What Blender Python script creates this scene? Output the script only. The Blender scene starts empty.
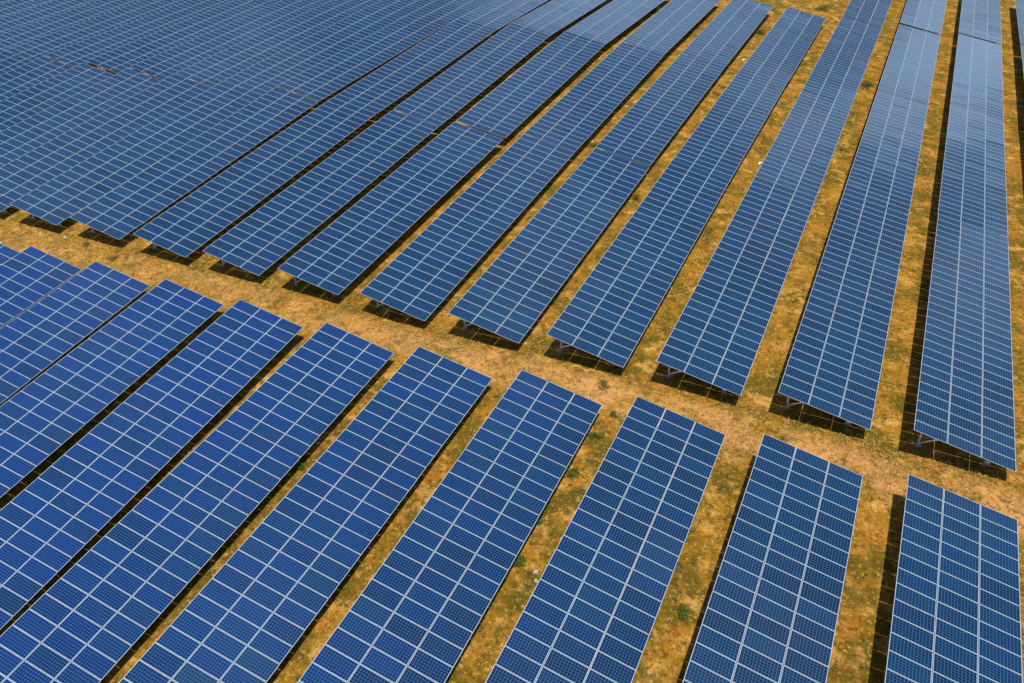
import bpy, math, random
import numpy as np
from mathutils import Vector, Matrix, Euler

random.seed(11)
rng = np.random.default_rng(5)
SC = bpy.context.scene
COL = SC.collection

# ------------------------------------------------------------------ camera
FPX = 796.105
cam_data = bpy.data.cameras.new("camera")
cam_data.sensor_fit = 'HORIZONTAL'
cam_data.sensor_width = 36.0
cam_data.lens = FPX / 1024 * 36.0
cam_data.clip_start = 0.5
cam_data.clip_end = 9000
cam = bpy.data.objects.new("camera", cam_data)
COL.objects.link(cam)
cam.location = (-5.15227, -40.81137, 36.40282)
cam.rotation_euler = (0.90998, 0.05461, 0.44808)
SC.camera = cam

# ------------------------------------------------------------------ sky, sun, exposure
SUN = Vector((0.1986, -0.088, 1.0)).normalized()        # towards the sun
ELEV = math.asin(SUN.z)
AZ = math.atan2(SUN.x, SUN.y)
world = bpy.data.worlds.new("World")
SC.world = world
world.use_nodes = True
wn, wl = world.node_tree.nodes, world.node_tree.links
wn.clear()
sky = wn.new('ShaderNodeTexSky')
sky.sky_type = 'NISHITA'
sky.sun_disc = False
sky.sun_elevation = ELEV
sky.sun_rotation = AZ
sky.air_density = 1.0
sky.dust_density = 1.2
sky.ozone_density = 2.0
wco = wn.new('ShaderNodeTexCoord')
wns = wn.new('ShaderNodeTexNoise')
wns.inputs['Scale'].default_value = 4.2
wns.inputs['Detail'].default_value = 5
wns.inputs['Roughness'].default_value = 0.55
wl.new(wco.outputs['Generated'], wns.inputs['Vector'])
wrp = wn.new('ShaderNodeValToRGB')
wrp.color_ramp.elements[0].position = 0.50
wrp.color_ramp.elements[1].position = 0.60
wl.new(wns.outputs['Fac'], wrp.inputs['Fac'])
wmu = wn.new('ShaderNodeMath'); wmu.operation = 'MULTIPLY'; wmu.inputs[1].default_value = 0.20
wl.new(wrp.outputs['Color'], wmu.inputs[0])
wmx = wn.new('ShaderNodeMixRGB')
wmx.inputs['Color2'].default_value = (13.0, 17.5, 23.0, 1)     # soft white clouds
wsp = wn.new('ShaderNodeSeparateXYZ'); wl.new(wco.outputs['Generated'], wsp.inputs[0])
whz = wn.new('ShaderNodeMapRange'); whz.interpolation_type = 'SMOOTHSTEP'      # cloud bank low over the horizon
wl.new(wsp.outputs['Z'], whz.inputs['Value'])
whz.inputs['From Min'].default_value = 0.52; whz.inputs['From Max'].default_value = 0.12
wn2 = wn.new('ShaderNodeTexNoise'); wn2.inputs['Scale'].default_value = 6.0; wn2.inputs['Detail'].default_value = 3
wl.new(wco.outputs['Generated'], wn2.inputs['Vector'])
wr2 = wn.new('ShaderNodeMapRange'); wl.new(wn2.outputs['Fac'], wr2.inputs['Value'])
wr2.inputs['From Min'].default_value = 0.40; wr2.inputs['From Max'].default_value = 0.53
wm2 = wn.new('ShaderNodeMath'); wm2.operation = 'MULTIPLY'
wl.new(whz.outputs[0], wm2.inputs[0]); wl.new(wr2.outputs[0], wm2.inputs[1])
wm3 = wn.new('ShaderNodeMath'); wm3.operation = 'MAXIMUM'
wl.new(wm2.outputs[0], wm3.inputs[0]); wl.new(wmu.outputs[0], wm3.inputs[1])
wl.new(wm3.outputs[0], wmx.inputs['Fac'])
wl.new(sky.outputs['Color'], wmx.inputs['Color1'])
bg = wn.new('ShaderNodeBackground')
bg.inputs['Strength'].default_value = 0.062
wl.new(wmx.outputs['Color'], bg.inputs['Color'])
wo = wn.new('ShaderNodeOutputWorld')
wl.new(bg.outputs[0], wo.inputs['Surface'])

sun_data = bpy.data.lights.new("sun", 'SUN')
sun_data.energy = 4.6
sun_data.angle = math.radians(0.5)
sun_data.color = (1.0, 0.94, 0.84)
sun = bpy.data.objects.new("sun", sun_data)
COL.objects.link(sun)
sun.rotation_euler = SUN.to_track_quat('Z', 'Y').to_euler()
sun.location = (0, 0, 80)

SC.view_settings.view_transform = 'Standard'
SC.view_settings.look = 'None'
SC.view_settings.gamma = 1.0
SC.view_settings.use_curve_mapping = False
SC.view_settings.exposure = 0.0

# ------------------------------------------------------------------ measured layout (metres)
PITCH, TILT, ROADGAP = 8.05983, 0.20496, 4.25565
STEP, NMOD, JGAP = 1.014, 30, 0.45
TLEN = NMOD * STEP - 0.022 + JGAP          # from one table's start to the next one's
CW = 5.93                                  # width across the slope
LOW = 0.96                                 # height of the low edge
WX, WZ = CW * math.cos(TILT), CW * math.sin(TILT)
G = [[-0.02, -1.51, -2.97, -4.35, -6.15, -0.18, 1.2, 2.62], [0.17, -1.08, -2.53, -3.56, -4.94, 0.32, 1.41, 2.33],
     [0.28, -0.6, -1.89, -2.91, -3.78, 0.84, 1.63, 1.98], [0.59, -0.15, -1.26, -2.43, -2.95, 0.76, 1.36, 1.48],
     [0.71, 0.37, -0.52, -1.59, -2.23, 0.64, 0.83, 0.81], [0.41, 0.57, 0.32, -0.41, -1.6, 0.47, 0.36, 0.03],
     [0.33, 0.9, 1.09, 0.12, -1.15, 0.41, -0.11, -0.76], [0.8, 1.36, 1.8, 0.24, -0.79, 0.68, -0.93, -1.43],
     [0.8, 1.65, 2.34, 0.72, -0.34, 0.68, -0.86, -1.77], [0.93, 2.19, 2.46, 1.35, 0.26, 0.66, -1.25, -2.5],
     [1.04, 2.61, 2.6, 1.89, 0.96, 0.49, -1.1, -2.3], [1.13, 2.5, 2.74, 2.37, 1.69, 0.53, -0.59, -1.67]]
YO = [[0.0, 0.08, 0.38, 0.23, 0.06, 0.07, 0.08, 0.04, -0.05, -0.2, -0.22, -0.48],
      [0.0, 0.36, -0.02, 0.36, 0.19, 0.06, -0.04, -0.21, -0.11, -0.19, -0.39, -0.45]]
NROW = 24                                   # rows -1 .. 22
sl = 0.10
for k in range(12, NROW):
    G.append([a + (b - a) * 0.35 for a, b in zip(G[-2], G[-1])] if k < 13 else list(G[-1]))
    YO[0].append(-0.5); YO[1].append(-0.45)
G = np.array(G)
KU = np.arange(5) * TLEN
KL = np.arange(3) * TLEN
YK = np.concatenate([(-ROADGAP - KL)[::-1], KU])              # knots along Y
GZ = np.concatenate([G[:, 5:][:, ::-1], G[:, :5]], axis=1) - LOW
XC = -np.arange(-1, NROW - 1) * PITCH + WX / 2                # row centre lines, decreasing


def ground_base(x, y):
    """terrain height (vectorised)"""
    x = np.atleast_1d(np.asarray(x, float)); y = np.atleast_1d(np.asarray(y, float))
    fr = np.clip((XC[0] - x) / PITCH, 0, NROW - 1.0001)
    a = fr.astype(int); t = fr - a
    fy = np.interp(y, YK, np.arange(len(YK)))
    b = np.clip(fy.astype(int), 0, len(YK) - 2); u = fy - b
    return (GZ[a, b] * (1 - t) * (1 - u) + GZ[a + 1, b] * t * (1 - u) + GZ[a, b + 1] * (1 - t) * u + GZ[a + 1, b + 1] * t * u)


def bumps(x, y):
    return (0.035 * np.sin(x * 1.3 + 2 * np.sin(y * .37)) * np.sin(y * 1.1 + 1.7 * np.sin(x * .53))
            + 0.02 * np.sin(x * 3.1 + y * 1.9) * np.sin(y * 2.7 - x * 1.3))


def ground_z(x, y):
    return float(ground_base(x, y)[0] + bumps(np.float64(x), np.float64(y)))


# ------------------------------------------------------------------ helpers
CR = cam.rotation_euler.to_matrix()
CL = Vector(cam.location)


def project(P):
    q = (Vector(P) - CL) @ CR
    if q.z > -1: return None
    return 512 + FPX * q.x / -q.z, 341.5 - FPX * q.y / -q.z


def mat(name):
    m = bpy.data.materials.new(name)
    m.use_nodes = True
    nt = m.node_tree
    return m, nt.nodes, nt.links, nt.nodes['Principled BSDF']


def mesh_from(name, verts, faces, mats, idx=None, smooth=False):
    me = bpy.data.meshes.new(name)
    me.from_pydata([tuple(v) for v in verts], [], faces)
    for m in mats: me.materials.append(m)
    if idx is not None: me.polygons.foreach_set('material_index', idx)
    if smooth: me.polygons.foreach_set('use_smooth', [True] * len(faces))
    me.update()
    return me


class MB:
    def __init__(s): s.v, s.f, s.m = [], [], []

    def box(s, x0, x1, y0, y1, z0, z1, m=0, M=None):
        n = len(s.v)
        for z in (z0, z1):
            for x, y in ((x0, y0), (x1, y0), (x1, y1), (x0, y1)):
                p = Vector((x, y, z))
                s.v.append(M @ p if M else p)
        for f in ((0, 3, 2, 1), (4, 5, 6, 7), (0, 1, 5, 4), (1, 2, 6, 5), (2, 3, 7, 6), (3, 0, 4, 7)):
            s.f.append(tuple(n + k for k in f)); s.m.append(m)

    def beam(s, a, b, w, h, m=0):
        a, b = Vector(a), Vector(b); d = b - a
        R = d.to_track_quat('X', 'Z').to_matrix().to_4x4()
        s.box(0, d.length, -w / 2, w / 2, -h / 2, h / 2, m, Matrix.Translation(a) @ R)

    def channel(s, a, b, w, h, t=0.006, m=0):
        """open C section between two points"""
        a, b = Vector(a), Vector(b); d = b - a
        R = Matrix.Translation(a) @ d.to_track_quat('X', 'Z').to_matrix().to_4x4()
        s.box(0, d.length, -w / 2, -w / 2 + t, -h / 2, h / 2, m, R)
        s.box(0, d.length, -w / 2 + t, w / 2, h / 2 - t, h / 2, m, R)
        s.box(0, d.length, -w / 2 + t, w / 2, -h / 2, -h / 2 + t, m, R)

    def mesh(s, name, mats): return mesh_from(name, s.v, s.f, mats, s.m)


def link(name, me, parent=None, loc=(0, 0, 0), rot=(0, 0, 0)):
    o = bpy.data.objects.new(name, me)
    COL.objects.link(o)
    o.parent = parent
    o.location = loc
    o.rotation_euler = rot
    return o


def tag(o, label=None, cat=None, group=None, kind=None):
    if label: o['label'] = label
    if cat: o['category'] = cat
    if group: o['group'] = group
    if kind: o['kind'] = kind
    return o


# ------------------------------------------------------------------ materials
CGAP = 0.032
PL, PW = (CW - 2 * CGAP) / 3, 0.992              # module length (across the row) and width (along it)
FR = 0.019                                   # frame lip


def cell_material():
    m, N, L, B = mat("solar_cells")
    tc = N.new('ShaderNodeTexCoord')
    sp = N.new('ShaderNodeSeparateXYZ'); L.new(tc.outputs['Object'], sp.inputs[0])
    info = N.new('ShaderNodeObjectInfo')

    def M(op, a, b=None, c=None):
        n = N.new('ShaderNodeMath'); n.operation = op
        for k, v in enumerate((a, b, c)):
            if v is None: continue
            if isinstance(v, (int, float)): n.inputs[k].default_value = v
            else: L.new(v, n.inputs[k])
        return n.outputs[0]
    cx, cy = 0.1585, 0.1580                   # cell pitch
    nx, ny = 12, 6
    u = M('ADD', M('DIVIDE', sp.outputs['X'], cx), nx / 2)
    v = M('ADD', M('DIVIDE', sp.outputs['Y'], cy), ny / 2)

    def edge(t, half):
        f = M('FRACT', t)
        d = M('MINIMUM', f, M('SUBTRACT', 1.0, f))
        return M('LESS_THAN', d, half)
    gap = M('MAXIMUM', edge(u, 0.055), edge(v, 0.050))
    out = M('MAXIMUM', M('GREATER_THAN', M('ABSOLUTE', sp.outputs['X']), nx * cx / 2),
            M('GREATER_THAN', M('ABSOLUTE', sp.outputs['Y']), ny * cy / 2))
    bus = M('LESS_THAN', M('ABSOLUTE', M('SUBTRACT', M('FRACT', M('MULTIPLY', v, 3.0)), 0.5)), 0.035)
    # each cell a slightly different crystal blue
    wn_ = N.new('ShaderNodeTexWhiteNoise'); wn_.noise_dimensions = '3D'
    cb = N.new('ShaderNodeCombineXYZ')
    L.new(M('FLOOR', u), cb.inputs[0]); L.new(M('FLOOR', v), cb.inputs[1]); L.new(M('MULTIPLY', info.outputs['Random'], 97.0), cb.inputs[2])
    L.new(cb.outputs[0], wn_.inputs['Vector'])
    # module to module tone
    ramp = N.new('ShaderNodeValToRGB')
    e = ramp.color_ramp.elements
    e[0].position = 0.0; e[0].color = (0.0006, 0.005, 0.020, 1)
    e[1].position = 1.0; e[1].color = (0.004, 0.030, 0.076, 1)
    a = ramp.color_ramp.elements.new(0.35); a.color = (0.0008, 0.011, 0.046, 1)
    a = ramp.color_ramp.elements.new(0.75); a.color = (0.001, 0.021, 0.070, 1)
    # large drifts of tone over the field plus the single module's own value
    geo = N.new('ShaderNodeNewGeometry')
    big = N.new('ShaderNodeTexNoise'); big.inputs['Scale'].default_value = 0.09; big.inputs['Detail'].default_value = 2
    L.new(geo.outputs['Position'], big.inputs['Vector'])
    tone = M('ADD', M('MULTIPLY', info.outputs['Random'], 0.55), M('MULTIPLY', M('SUBTRACT', big.outputs['Fac'], 0.28), 1.0))
    tone = M('ADD', tone, M('MULTIPLY', M('SUBTRACT', wn_.outputs['Value'], 0.5), 0.16))
    L.new(tone, ramp.inputs['Fac'])
    # cobalt light tint painted in, strongest in near block's left rows, varied per module
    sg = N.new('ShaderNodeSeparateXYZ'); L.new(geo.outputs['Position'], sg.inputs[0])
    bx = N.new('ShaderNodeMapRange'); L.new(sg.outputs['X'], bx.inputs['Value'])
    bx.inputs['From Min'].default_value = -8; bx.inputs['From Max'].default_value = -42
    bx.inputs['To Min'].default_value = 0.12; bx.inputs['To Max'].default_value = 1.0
    light_tint = M('MULTIPLY', bx.outputs[0], M('SUBTRACT', 1.0, M('MULTIPLY', M('GREATER_THAN', sg.outputs['Y'], -2.0), 0.80)))
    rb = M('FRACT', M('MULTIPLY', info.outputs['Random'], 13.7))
    light_tint = M('MULTIPLY', light_tint, M('ADD', 0.35, M('MULTIPLY', rb, 0.75)))
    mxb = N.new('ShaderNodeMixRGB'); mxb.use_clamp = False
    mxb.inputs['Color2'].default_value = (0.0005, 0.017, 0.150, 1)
    L.new(light_tint, mxb.inputs['Fac']); L.new(ramp.outputs[0], mxb.inputs['Color1'])
    mx1 = N.new('ShaderNodeMixRGB'); mx1.inputs['Color2'].default_value = (0.020, 0.08, 0.22, 1)
    L.new(M('MULTIPLY', bus, 0.3), mx1.inputs['Fac']); L.new(mxb.outputs[0], mx1.inputs['Color1'])
    mx2 = N.new('ShaderNodeMixRGB'); mx2.inputs['Color2'].default_value = (0.040, 0.140, 0.29, 1)
    L.new(gap, mx2.inputs['Fac']); L.new(mx1.outputs[0], mx2.inputs['Color1'])
    mx3 = N.new('ShaderNodeMixRGB'); mx3.inputs['Color2'].default_value = (0.40, 0.50, 0.62, 1)
    L.new(out, mx3.inputs['Fac']); L.new(mx2.outputs[0], mx3.inputs['Color1'])
    # thin dust film
    dn = N.new('ShaderNodeTexNoise'); dn.inputs['Scale'].default_value = 0.8; dn.inputs['Detail'].default_value = 5
    L.new(geo.outputs['Position'], dn.inputs['Vector'])
    mx4 = N.new('ShaderNodeMixRGB'); mx4.inputs['Color2'].default_value = (0.12, 0.17, 0.20, 1)
    L.new(M('MULTIPLY', dn.outputs['Fac'], 0.03), mx4.inputs['Fac']); L.new(mx3.outputs[0], mx4.inputs['Color1'])
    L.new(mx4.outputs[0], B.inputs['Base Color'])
    B.inputs['Roughness'].default_value = 0.10
    B.inputs['IOR'].default_value = 1.5
    B.inputs['Specular IOR Level'].default_value = 0.75
    return m


def metal(name, col, rough, metallic=0.6):
    m, N, L, B = mat(name)
    geo = N.new('ShaderNodeNewGeometry')
    ns = N.new('ShaderNodeTexNoise'); ns.inputs['Scale'].default_value = 3.0; ns.inputs['Detail'].default_value = 4
    L.new(geo.outputs['Position'], ns.inputs['Vector'])
    mx = N.new('ShaderNodeMixRGB')
    mx.inputs['Color1'].default_value = (*[c * .82 for c in col], 1); mx.inputs['Color2'].default_value = (*col, 1)
    L.new(ns.outputs['Fac'], mx.inputs['Fac']); L.new(mx.outputs[0], B.inputs['Base Color'])
    B.inputs['Roughness'].default_value = rough
    B.inputs['Metallic'].default_value = metallic
    return m


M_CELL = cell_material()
M_FRAME = metal("anodised_frame", (0.44, 0.54, 0.65), 0.5, 0.1)
M_BACK = metal("backsheet", (0.06, 0.06, 0.06), 0.6, 0.0)
M_STEEL = metal("galvanised_steel", (0.50, 0.52, 0.54), 0.5, 0.1)
M_CONC = metal("concrete", (0.32, 0.31, 0.28), 0.85, 0.0)


def ground_material():
    m, N, L, B = mat("dry_grass_ground")
    geo = N.new('ShaderNodeNewGeometry')
    sp = N.new('ShaderNodeSeparateXYZ'); L.new(geo.outputs['Position'], sp.inputs[0])

    def noise(scale, detail=4, rough=0.55, off=0.0, dist=0.0):
        mp = N.new('ShaderNodeMapping'); mp.inputs['Location'].default_value = (off, off * 1.7, 0)
        L.new(geo.outputs['Position'], mp.inputs['Vector'])
        n = N.new('ShaderNodeTexNoise'); n.inputs['Scale'].default_value = scale
        n.inputs['Detail'].default_value = detail; n.inputs['Roughness'].default_value = rough
        n.inputs['Distortion'].default_value = dist
        L.new(mp.outputs[0], n.inputs['Vector'])
        return n.outputs['Fac']

    def ramp(f, p0, p1):
        r = N.new('ShaderNodeMapRange'); r.interpolation_type = 'SMOOTHSTEP'
        L.new(f, r.inputs['Value']); r.inputs['From Min'].default_value = p0; r.inputs['From Max'].default_value = p1
        return r.outputs[0]

    def mix(fac, a, b):
        n = N.new('ShaderNodeMixRGB')
        for k, v in (('Fac', fac), ('Color1', a), ('Color2', b)):
            if isinstance(v, tuple): n.inputs[k].default_value = (*v, 1)
            elif isinstance(v, float): n.inputs[k].default_value = v
            else: L.new(v, n.inputs[k])
        return n.outputs[0]

    def mul(a, b):
        n = N.new('ShaderNodeMath'); n.operation = 'MULTIPLY'
        for k, v in enumerate((a, b)):
            if isinstance(v, float): n.inputs[k].default_value = v
            else: L.new(v, n.inputs[k])
        return n.outputs[0]
    straw = (0.345, 0.170, 0.017); olive = (0.140, 0.095, 0.008); sand = (0.60, 0.33, 0.08)
    rust = (0.40, 0.145, 0.016); dark = (0.075, 0.045, 0.007)
    c = mix(ramp(noise(0.35, 5, .65), .40, .58), straw, olive)
    c = mix(mul(ramp(noise(0.5, 5, .6, 31), .52, .68), 0.7), c, rust)
    c = mix(mul(ramp(noise(0.8, 6, .65, 73), .50, .68), 0.9), c, sand)
    # worn track between the two blocks, along X
    yd = N.new('ShaderNodeMath'); yd.operation = 'ADD'; yd.inputs[1].default_value = 2.2; L.new(sp.outputs['Y'], yd.inputs[0])
    ab = N.new('ShaderNodeMath'); ab.operation = 'ABSOLUTE'; L.new(yd.outputs[0], ab.inputs[0])
    tr = N.new('ShaderNodeMapRange'); tr.interpolation_type = 'SMOOTHSTEP'
    L.new(ab.outputs[0], tr.inputs['Value'])
    tr.inputs['From Min'].default_value = 2.4; tr.inputs['From Max'].default_value = 0.9
    wx = N.new('ShaderNodeMapRange'); L.new(sp.outputs['X'], wx.inputs['Value'])      # barest towards its right half
    wx.inputs['From Min'].default_value = -60; wx.inputs['From Max'].default_value = -22
    wx.inputs['To Min'].default_value = 0.45; wx.inputs['To Max'].default_value = 1.0
    worn = mul(mul(tr.outputs[0], wx.outputs[0]), ramp(noise(0.33, 5, .65, 12), .36, .54))
    c = mix(mul(worn, 0.9), c, (0.60, 0.310, 0.105))
    trk = c
    c = mix(mul(ramp(noise(1.5, 6, .72, 25), .50, .66), 0.6), c, dark)
    c = mix(mul(ramp(noise(3.2, 5, .75, 5), .50, .64), 0.8), c, dark)
    c = mix(mul(ramp(noise(4.2, 5, .75, 9), .53, .70), 0.7), c, (0.74, 0.48, 0.15))
    c = mix(mul(worn, 0.5), c, trk)
    c = mix(mul(ramp(noise(0.75, 4, .7, 55), .60, .72), 0.55), c, (0.075, 0.095, 0.016))
    L.new(c, B.inputs['Base Color'])
    B.inputs['Roughness'].default_value = 0.95
    B.inputs['Specular IOR Level'].default_value = 0.1
    bp = N.new('ShaderNodeBump'); bp.inputs['Strength'].default_value = 0.9; bp.inputs['Distance'].default_value = 0.12
    L.new(noise(4.0, 8, .75, 3), bp.inputs['Height'])
    L.new(bp.outputs[0], B.inputs['Normal'])
    return m


M_GROUND = ground_material()

# ------------------------------------------------------------------ ground sheet out to the horizon
dx = np.arange(-175, 22.01, 0.5); dy = np.arange(-46, 140.01, 0.5)
far = np.array([4, 12, 30, 80, 200, 500, 1200, 3000.])
gx = np.concatenate([dx[0] - far[::-1], dx, dx[-1] + far])
gy = np.concatenate([dy[0] - far[::-1], dy, dy[-1] + far])
XX, YY = np.meshgrid(gx, gy)
ZZ = ground_base(XX.ravel(), YY.ravel()) + bumps(XX.ravel(), YY.ravel())
V = np.stack([XX.ravel(), YY.ravel(), ZZ], 1)
nx_, ny_ = len(gx), len(gy)
ii = (np.arange(ny_ - 1)[:, None] * nx_ + np.arange(nx_ - 1)[None]).ravel()
F = np.stack([ii, ii + 1, ii + 1 + nx_, ii + nx_], 1)


def np_mesh(name, V, F, mats, smooth=False, idx=None):
    me = bpy.data.meshes.new(name)
    k = F.shape[1]
    me.vertices.add(len(V)); me.vertices.foreach_set('co', V.astype(np.float32).ravel())
    me.loops.add(F.size); me.loops.foreach_set('vertex_index', F.astype(np.int32).ravel())
    me.polygons.add(len(F)); me.polygons.foreach_set('loop_start', (np.arange(len(F)) * k).astype(np.int32))
    me.polygons.foreach_set('loop_total', np.full(len(F), k, np.int32))
    for m in mats: me.materials.append(m)
    if smooth: me.polygons.foreach_set('use_smooth', np.ones(len(F), bool))
    if idx is not None: me.polygons.foreach_set('material_index', idx.astype(np.int32))
    me.update(calc_edges=True)
    return me


gnd = link("ground", np_mesh("ground", V, F, [M_GROUND], smooth=True))
tag(gnd, kind='structure')

# ------------------------------------------------------------------ one module, its frame, the steelwork
hx, hy = PL / 2, PW / 2
TH = 0.040


def glass_mesh(name, ex, ey, extra):
    """laminate that sags a few millimetres in its frame, so its reflection is not a perfect mirror's"""
    nx, ny, v, f = 8, 5, [], []
    for j in range(ny + 1):
        for i in range(nx + 1):
            u, w = i / nx * 2 - 1, j / ny * 2 - 1
            v.append((u * ex, w * ey, -0.003 - .0065 * (1 - u * u) * (1 - .55 * w * w)))
    for j in range(ny):
        for i in range(nx):
            k = j * (nx + 1) + i
            f.append((k, k + 1, k + nx + 2, k + nx + 1))
    top = len(f); idx = [0] * top
    b = len(v)
    v += [(-ex, -ey, -.016), (ex, -ey, -.016), (ex, ey, -.016), (-ex, ey, -.016)]
    f.append((b + 3, b + 2, b + 1, b)); idx.append(1)
    mb = MB(); mb.v, mb.f, mb.m = v, f, idx
    if extra: frame_boxes(mb, 2)
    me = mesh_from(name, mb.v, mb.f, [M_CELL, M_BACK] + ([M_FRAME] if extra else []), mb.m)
    me.polygons.foreach_set('use_smooth', [k < top for k in range(len(mb.f))])
    me.update()
    return me


mb = MB()


def frame_boxes(mb, m):
    mb.box(-hx, hx, -hy, -hy + FR, -TH, 0, m)
    mb.box(-hx, hx, hy - FR, hy, -TH, 0, m)
    mb.box(-hx, -hx + FR, -hy + FR, hy - FR, -TH, 0, m)
    mb.box(hx - FR, hx, -hy + FR, hy - FR, -TH, 0, m)


frame_boxes(mb, 0)
ME_FRAME = mb.mesh("panel_frame", [M_FRAME])
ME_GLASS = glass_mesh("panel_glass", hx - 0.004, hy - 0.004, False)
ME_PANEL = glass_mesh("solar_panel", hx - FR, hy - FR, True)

LT = TLEN - JGAP                                # table length
# table frame of reference: origin on the ground under its centre, x across (low edge +x), y along
ZH = LOW + WZ                                   # height of the high edge
mb = MB()
mb.channel((0, -LT / 2 + .06, 0), (0, LT / 2 - .06, 0), 0.05, 0.08)
ME_PURLIN = mb.mesh("purlin", [M_STEEL])


def slope_z(x):                                 # underside of the modules at table x (from the high edge)
    return ZH - x * math.tan(TILT)


XH = -WX / 2
d_pur = 0.05 + TH
mb = MB(); mb.beam((XH + .25, 0, slope_z(.25) - d_pur - .085), (XH + WX - .25, 0, slope_z(WX - .25) - d_pur - .085), .06, .09)
ME_RAFTER = mb.mesh("rafter", [M_STEEL])
mb = MB(); mb.channel((XH + .62, 0, -.3), (XH + .62, 0, slope_z(.62) - d_pur - .15), .10, .10, .012)
ME_REAR = mb.mesh("rear_post", [M_STEEL])
xf = WX - 1.3
mb = MB(); mb.channel((XH + xf, 0, -.3), (XH + xf, 0, slope_z(xf) - d_pur - .15), .10, .10, .012)
ME_FRONT = mb.mesh("front_post", [M_STEEL])
mb = MB(); mb.beam((XH + .62, -0.06, .30), (XH + 2.35, -0.06, slope_z(2.35) - d_pur - .17), .07, .07)
ME_BRACE = mb.mesh("brace", [M_STEEL])


def footing_mesh():
    v, f = [], []
    n = 14
    for z, r in ((-.3, .17), (.16, .17), (.19, .145)):
        for k in range(n):
            a = k / n * 2 * math.pi
            v.append((r * math.cos(a), r * math.sin(a), z))
    for L_ in range(2):
        for k in range(n):
            f.append((L_ * n + k, L_ * n + (k + 1) % n, (L_ + 1) * n + (k + 1) % n, (L_ + 1) * n + k))
    f.append(tuple(2 * n + k for k in range(n)))
    return mesh_from("footing", v, f, [M_CONC])


ME_FOOT = footing_mesh()
ORD = ["first", "second", "third", "fourth", "fifth", "sixth", "seventh", "eighth", "ninth", "tenth", "eleventh",
       "twelfth", "thirteenth", "fourteenth", "fifteenth", "sixteenth", "seventeenth", "eighteenth", "nineteenth",
       "twentieth", "twenty-first", "twenty-second", "twenty-third", "twenty-fourth"]
tilt_q = Matrix.Rotation(TILT, 3, 'Y')
PITCHES = [XH / math.cos(TILT) * 0 + c for c in (0.5 * PL, 1.5 * PL + CGAP, 2.5 * PL + 2 * CGAP)]


def make_table(x_high, y0, z0, y1, z1, step):
    """y0..y1 world span of the table, z heights of the ground at both ends"""
    pitch = math.atan2(z1 - z0, y1 - y0)
    root = bpy.data.objects.new("solar_table", None)
    COL.objects.link(root)
    root.empty_display_size = 0.5
    root.location = (x_high + WX / 2, (y0 + y1) / 2, (z0 + z1) / 2)
    root.rotation_euler = (pitch + random.gauss(0, .002), random.gauss(0, .006), 0)
    dist = (Vector(root.location) - CL).length
    detail = dist < 105
    for j in range(NMOD):
        ym = -(29 * step + PW) / 2 + PW / 2 + j * step
        for s in PITCHES:
            # small mounting tolerances, so that no two modules mirror the sky alike
            jx, jy = random.gauss(0, .005), random.gauss(0, .005)
            lx = XH + s * math.cos(TILT); lz = ZH - s * math.sin(TILT)
            me = ME_GLASS if detail else ME_PANEL
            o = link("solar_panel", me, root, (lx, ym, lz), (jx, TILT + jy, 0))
            if detail: link("panel_frame", ME_FRAME, o)
    for s in (.45, 1.50, 2.43, 3.50, 4.42, 5.48):
        link("purlin", ME_PURLIN, root, (XH + s * math.cos(TILT), 0, ZH - s * math.sin(TILT) - TH - .042), (0, TILT, 0))
    for k in range(7):
        yb = -LT / 2 + 1.0 + k * (LT - 2.0) / 6
        for nm, me in (("rafter", ME_RAFTER), ("rear_post", ME_REAR), ("front_post", ME_FRONT), ("brace", ME_BRACE)):
            link(nm, me, root, (0, yb, 0))
        link("footing", ME_FOOT, root, (XH + .62, yb, 0))
        link("footing", ME_FOOT, root, (XH + xf, yb, 0))
    return root


def in_view(x_high, y0, z0, y1, z1):
    for a in np.linspace(0, 1, 31):
        for b in np.linspace(0, 1, 7):
            z = z0 + (z1 - z0) * a + LOW + WZ * (1 - b)
            q = project((x_high + WX * b, y0 + (y1 - y0) * a, z))
            if q and -1 < q[0] < (1045 if x_high > 1 and y0 > 20 else 1025) and -1 < q[1] < 684: return True
    return False


GROUP_F = "solar tables in the far block, beyond the dirt track"
GROUP_N = "solar tables in the near block, before the dirt track"


def joint_gap(i, b):
    """width of the slot behind table b of row i in the far block"""
    if b == 2: return .48 if i < 3 else .45
    if b == 1: return .05
    if i <= 3: return .04
    return {4: .12, 5: .11, 6: .45, 7: .14, 8: .11, 13: .42, 12: .20, 14: .12}.get(i, .07)


tables = []
count = 0
near_first = None; far_first = None
for i in range(-1, NROW - 1):
    r = i + 1
    xh = -i * PITCH
    for b in range(4):                          # far block
        if b == 3 and i >= 3: continue          # open ground behind these rows
        y0 = YO[0][r] + b * TLEN
        g = joint_gap(i, b); y1 = y0 + TLEN - g
        z0 = G[r][b] - LOW; zn = G[r][b + 1] - LOW; z1 = z0 + (zn - z0) * (y1 - y0) / TLEN
        if not in_view(xh, y0, z0, y1, z1): continue
        tables.append(('far', i, b, xh, y0, z0, y1, z1))
    for b in range(2):                          # near block
        y1 = -ROADGAP + YO[1][r] - b * TLEN; y0 = y1 - LT
        z1 = G[r][5 + b] - LOW; zn = G[r][6 + b] - LOW; z0 = z1 + (zn - z1) * LT / TLEN
        if not in_view(xh, y0, z0, y1, z1): continue
        tables.append(('near', i, b, xh, y0, z0, y1, z1))
firsts = {'far': min(t[1] for t in tables if t[0] == 'far'), 'near': min(t[1] for t in tables if t[0] == 'near')}
DEPTH = ["next to the dirt track", "second back from the dirt track", "third back from the dirt track", "fourth back from the dirt track"]
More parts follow.
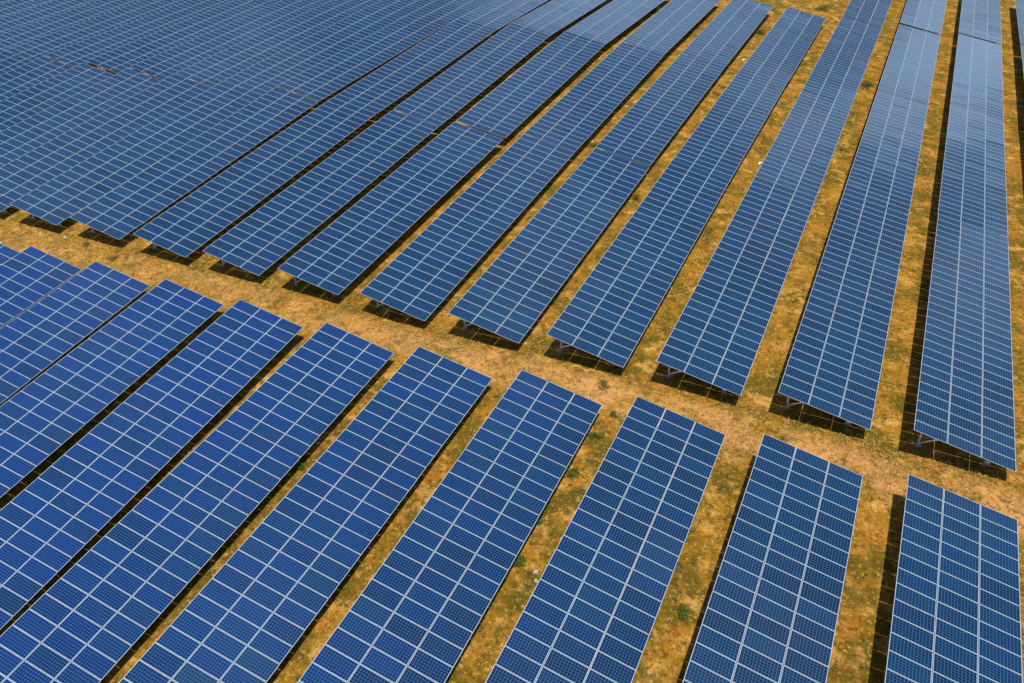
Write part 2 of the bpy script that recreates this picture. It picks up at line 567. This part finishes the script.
for blk, i, b, xh, y0, z0, y1, z1 in tables:
    t = make_table(xh, y0, z0, y1, z1, (y1 - y0 - PW) / 29)
    n = ORD[i - firsts[blk]]
    side = "far block" if blk == 'far' else "near block"
    tag(t, "blue solar table %s, %s row from right, %s" % (DEPTH[b], n, side), "solar table",
        GROUP_F if blk == 'far' else GROUP_N)
print("tables", len(tables), [(t[0], t[1], t[2]) for t in tables])

#@@PLANTS
# ------------------------------------------------------------------ vegetation and litter


def leaf_material(name, c0, c1, tr=0.0):
    m, N, L, B = mat(name)
    geo = N.new('ShaderNodeNewGeometry')
    ns = N.new('ShaderNodeTexNoise'); ns.inputs['Scale'].default_value = 1.1; ns.inputs['Detail'].default_value = 3
    L.new(geo.outputs['Position'], ns.inputs['Vector'])
    ad = N.new('ShaderNodeMath'); ad.operation = 'MULTIPLY_ADD'
    L.new(geo.outputs['Random Per Island'], ad.inputs[0]); ad.inputs[1].default_value = 0.6
    sb = N.new('ShaderNodeMath'); sb.operation = 'SUBTRACT'; L.new(ns.outputs['Fac'], sb.inputs[0]); sb.inputs[1].default_value = 0.3
    L.new(sb.outputs[0], ad.inputs[2])
    mx = N.new('ShaderNodeMixRGB'); mx.inputs['Color1'].default_value = (*c0, 1); mx.inputs['Color2'].default_value = (*c1, 1)
    L.new(ad.outputs[0], mx.inputs['Fac']); L.new(mx.outputs[0], B.inputs['Base Color'])
    B.inputs['Roughness'].default_value = 0.8
    B.inputs['Specular IOR Level'].default_value = 0.15
    return m


M_STRAW = leaf_material("straw_grass", (0.36, 0.20, 0.04), (0.66, 0.44, 0.13))
M_OLIVE = leaf_material("olive_grass", (0.12, 0.115, 0.018), (0.30, 0.22, 0.045))
M_LEAF = leaf_material("weed_leaves", (0.030, 0.065, 0.012), (0.110, 0.150, 0.025))
M_DRY = leaf_material("dry_weed_leaves", (0.10, 0.095, 0.020), (0.22, 0.18, 0.04))


def covered(x, y):
    fr = (-x / PITCH)
    row = math.ceil(fr)                        # row whose high edge is at or left of x
    off = x + row * PITCH                      # distance right of its high edge
    inblock = (y > 0.6) or (y < -ROADGAP - 0.6)
    return inblock and 0.9 < off < WX - 1.2


blades_v, blades_i = [], []
pts = []
tries = 0
while len(pts) < 34000 and tries < 900000:
    tries += 1
    # even over the picture's ground area, thinned with distance
    y = random.uniform(-40, 128) if random.random() < .75 else random.uniform(-5, 1)
    x = random.uniform(-125, 14)
    if covered(x, y): continue
    q = project((x, y, 0))
    if not q or not (-20 < q[0] < 1044 and -20 < q[1] < 703): continue
    d = math.dist((x, y, 0), CL)
    if random.random() > (45 / d) ** 1.4: continue
    pts.append((x, y, d))
P = np.array(pts)
cl = np.sin(P[:, 0] * .55 + 1.3 * np.sin(P[:, 1] * .43)) * np.sin(P[:, 1] * .61 + 1.1 * np.sin(P[:, 0] * .37))
keep = rng.random(len(P)) < np.clip(0.45 + 0.5 * cl, 0.12, 1)
P = P[keep]; cl = cl[keep]
NB = 7
n = len(P) * NB
base = np.repeat(P, NB, 0)
gz0 = np.repeat(ground_base(P[:, 0], P[:, 1]) + bumps(P[:, 0], P[:, 1]), NB)
ang = rng.uniform(0, 2 * np.pi, n)
rad = rng.uniform(0, .10, n)
hgt = rng.uniform(.05, .20, n) * np.repeat(rng.uniform(.5, 1.2, len(P)), NB)
wd = rng.uniform(.010, .028, n)
lean = rng.uniform(.3, 1.3, n) * hgt
bx_, by_ = base[:, 0] + rad * np.cos(ang), base[:, 1] + rad * np.sin(ang)
px_, py_ = -np.sin(ang) * wd, np.cos(ang) * wd
v0 = np.stack([bx_ - px_, by_ - py_, gz0 - .01], 1); v1 = np.stack([bx_ + px_, by_ + py_, gz0 - .01], 1)
v2 = np.stack([bx_ + lean * np.cos(ang), by_ + lean * np.sin(ang), gz0 + hgt], 1)
VV = np.stack([v0, v1, v2], 1).reshape(-1, 3)
FF = np.arange(n * 3).reshape(-1, 3)
gi = np.repeat((rng.random(len(P)) < np.clip(.35 - .5 * cl, .06, .8)), NB)
gr = link("dry_grass", np_mesh("dry_grass", VV, FF, [M_STRAW, M_OLIVE], idx=gi))
tag(gr, "short dry straw and olive grass growing on the aisles and the track", "grass", kind='stuff')


# low leafy cover creeping along the panel edges
gpts = []
for k in range(170):
    i = random.choice([0, 1, 2, 2, 3, 3, 3, 4, 4, 5, 5, 6, 7, 2, 3])
    near = random.random() < .6
    y = random.uniform(-38, -5) if near else random.uniform(-1, 110)
    if random.random() < .15: y = random.uniform(-4.6, .6)
    x = -i * PITCH + (random.uniform(WX - .3, WX + .9) if random.random() < .7 else random.uniform(WX + .9, PITCH))
    if -4.6 < y < .6: x = random.uniform(-80, 4)
    R_ = random.uniform(.25, .75)
    for q in range(int(260 * R_ * R_) + 30):
        a = random.uniform(0, 6.283); rr = R_ * abs(random.gauss(0, .6))
        gpts.append((x + rr * math.cos(a) * .7, y + rr * math.sin(a) * 1.5))
GP = np.array(gpts); ng = len(GP)
gz1 = ground_base(GP[:, 0], GP[:, 1]) + bumps(GP[:, 0], GP[:, 1]) + rng.uniform(.02, .16, ng)
s_ = rng.uniform(.025, .06, ng)
tri = rng.normal(0, 1, (ng, 4, 3)); tri[:, :, 2] *= .45
tri /= np.linalg.norm(tri, axis=2, keepdims=True)
VV = (np.stack([GP[:, 0], GP[:, 1], gz1], 1)[:, None, :] + tri[:, :3] * s_[:, None, None]).reshape(-1, 3)
gc = link("weed_cover", np_mesh("weed_cover", VV, np.arange(ng * 3).reshape(-1, 3), [M_LEAF, M_DRY], idx=rng.random(ng) < .4))
tag(gc, "thin patches of low green weeds creeping along the panel edges", "ground cover", kind='stuff')


def weed(name, x, y, r, h, dense, m, label, cat, group=None):
    v, f = [], []
    nl = int(dense)
    lobes = [(random.uniform(-.6, .6) * r, random.uniform(-.6, .6) * r, random.uniform(.35, .6) * r) for _ in range(6)]
    for k in range(nl):
        lx, ly, lr = random.choice(lobes)
        a = random.uniform(0, 2 * math.pi); rr = lr * math.sqrt(random.random())
        px, py = lx + rr * math.cos(a), ly + rr * math.sin(a)
        top = h * max(.12, 1 - (math.hypot(px, py) / r) ** 2)
        pz = random.uniform(.02, top)
        s = random.uniform(.03, .075)
        M = Euler((random.uniform(-.9, .9), random.uniform(-.9, .9), random.uniform(0, 6.3))).to_matrix()
        b = len(v)
        for q in ((-s, 0, 0), (0, -s * .4, 0), (s, 0, .01), (0, s * .4, 0)):
            w = M @ Vector(q); v.append((px + w.x, py + w.y, pz + w.z))
        f.append((b, b + 1, b + 2, b + 3))
    # stems
    for lx, ly, lr in lobes:
        b = len(v); w = .008
        v += [(lx * .3 - w, ly * .3, -.03), (lx * .3 + w, ly * .3, -.03), (lx, ly, h * .7)]
        f.append((b, b + 1, b + 2))
    o = link(name, mesh_from(name, v, f, [m]), None, (x, y, ground_z(x, y)))
    return tag(o, label, cat, group)


GW = "low green weeds growing in the aisles and the track"
WEEDS = [
    (-19.4, -1.2, .55, .32, 420, M_DRY, "round dusty green weed on the track between the two blocks, near the middle"),
    (-17.6, -3.7, .32, .22, 200, M_LEAF, "small dark weed at the track edge, above the aisle with the pale stones"),
    (-18.0, -6.2, .45, .30, 300, M_LEAF, "green weed in the near block aisle, just below the small track edge weed"),
    (-18.3, -9.7, .48, .28, 300, M_LEAF, "green weed hugging the low panel edge halfway down the stone aisle"),
    (-17.3, -11.1, .50, .25, 280, M_DRY, "yellowish weed against the high panel edge of the stone aisle"),
    (-18.7, -14.2, .50, .30, 320, M_LEAF, "bright green weed above the pale stones, beside the low panel edge"),
    (-18.6, -17.0, .60, .32, 420, M_LEAF, "widest green weed beside the pale stones in the lower aisle"),
    (-9.3, -16.7, .42, .20, 360, M_LEAF, "bright flat green weed alone on pale sand in the lower right aisle"),
    (-10.5, -14.0, .48, .30, 280, M_DRY, "olive weed at the low panel edge above the bright flat weed"),
    (-26.0, 55.4, .60, .40, 300, M_DRY, "dusty weed in the upper middle aisle below the white rag"),
    (-26.3, 25.9, .70, .40, 300, M_LEAF, "dark weed in the middle far block aisle at the height of the table joint"),
    (-9.6, 46.1, .70, .40, 300, M_LEAF, "lone weed in the second aisle from the right, below the large green bush"),
    (-33.9, 35.1, .60, .40, 260, M_LEAF, "small green weed by the dark low edge right above the table joint"),
    (-71.2, -0.8, .60, .28, 300, M_DRY, "olive weed between two table shadows at the left end of the track"),
    (-66.4, -1.5, .70, .28, 320, M_DRY, "yellow green weed below the shadow gap on the left part of the track"),
    (-34.7, -15.6, .50, .32, 340, M_LEAF, "green weed in the narrow near block aisle left of centre"),
]
for x, y, r, h, n_, m_, lb in WEEDS:
    weed("weed", x, y, r * 1.1, h, n_, m_, lb, "weed", GW)
GB = "green bushes in the far aisles"
for x, y, r, h, n_, lb in [
    (-25.9, 82.2, 1.1, .75, 1200, "green bush in the aisle beside the end of the shortened tables, at the top"),
    (-9.9, 68.2, 1.2, .8, 1300, "large green bush filling the second aisle from the right, far up"),
    (-20.0, 101.0, 1.6, .8, 1600, "wide dark green bush on the open ground behind the shortened table"),
    (-42.7, 84.9, 1.1, .8, 1200, "bright green bush in the narrow aisle at the top edge, left of the others")]:
    weed("bush", x, y, r, h, n_, M_LEAF, lb, "bush", GB)


def stone(x, y, s, label, m, group="pale stones lying on the ground"):
    bm_v, bm_f = [], []
    import bmesh
    bm = bmesh.new()
    bmesh.ops.create_icosphere(bm, subdivisions=2, radius=1)
    for v in bm.verts:
        k = 1 + .22 * math.sin(v.co.x * 4 + s * 40) + .18 * math.sin(v.co.y * 5 + x) + random.uniform(-.07, .07)
        v.co = Vector((v.co.x * s * k, v.co.y * s * .75 * k, v.co.z * s * .45 * k))
    me = bpy.data.meshes.new("stone"); bm.to_mesh(me); bm.free(); me.materials.append(m)
    o = link("stone", me, None, (x, y, ground_z(x, y) + s * .12), (0, 0, random.uniform(0, 6)))
    return tag(o, label, "stone", group)


M_STONE = metal("pale_stone", (0.46, 0.42, 0.34), 0.9, 0.0)
M_RAG = metal("white_plastic", (0.80, 0.80, 0.78), 0.6, 0.0)
stone(-17.25, -17.25, .20, "larger pale stone of the pair in the near block aisle beside green weeds", M_STONE)
stone(-17.0, -17.75, .15, "smaller pale stone of the pair in the near block aisle", M_STONE)
stone(-73.9, -0.7, .26, "pale stone lying on the left part of the track below a table corner", M_STONE)
stone(-79.9, -3.4, .28, "pale stone at the left frame edge, beside the near block corner", M_STONE)


def rag(x, y, s, label):
    n_ = 9
    v, f = [], []
    for a in range(n_):
        for b in range(n_):
            u, w = a / (n_ - 1) - .5, b / (n_ - 1) - .5
            k = 1 - .5 * (abs(u * w) * 4)
            v.append((u * s * k, w * s * .7 * k, .05 + .07 * math.sin(u * 9 + w * 4) * math.cos(w * 8 - u * 3) + .05 * math.cos(u * 6)))
    for a in range(n_ - 1):
        for b in range(n_ - 1):
            f.append((a * n_ + b, (a + 1) * n_ + b, (a + 1) * n_ + b + 1, a * n_ + b + 1))
    o = link("plastic_sheet", mesh_from("plastic_sheet", v, f, [M_RAG]), None, (x, y, ground_z(x, y)), (0, 0, .6))
    so = o.modifiers.new("thickness", 'SOLIDIFY'); so.thickness = .012
    return tag(o, label, "plastic litter", "scraps of white plastic in the aisles")


rag(-25.6, 69.4, .75, "crumpled white plastic scrap in the aisle near the upper edge")
rag(-16.9, 38.5, .65, "crumpled white plastic scrap against the left panel edge, middle of the far block")
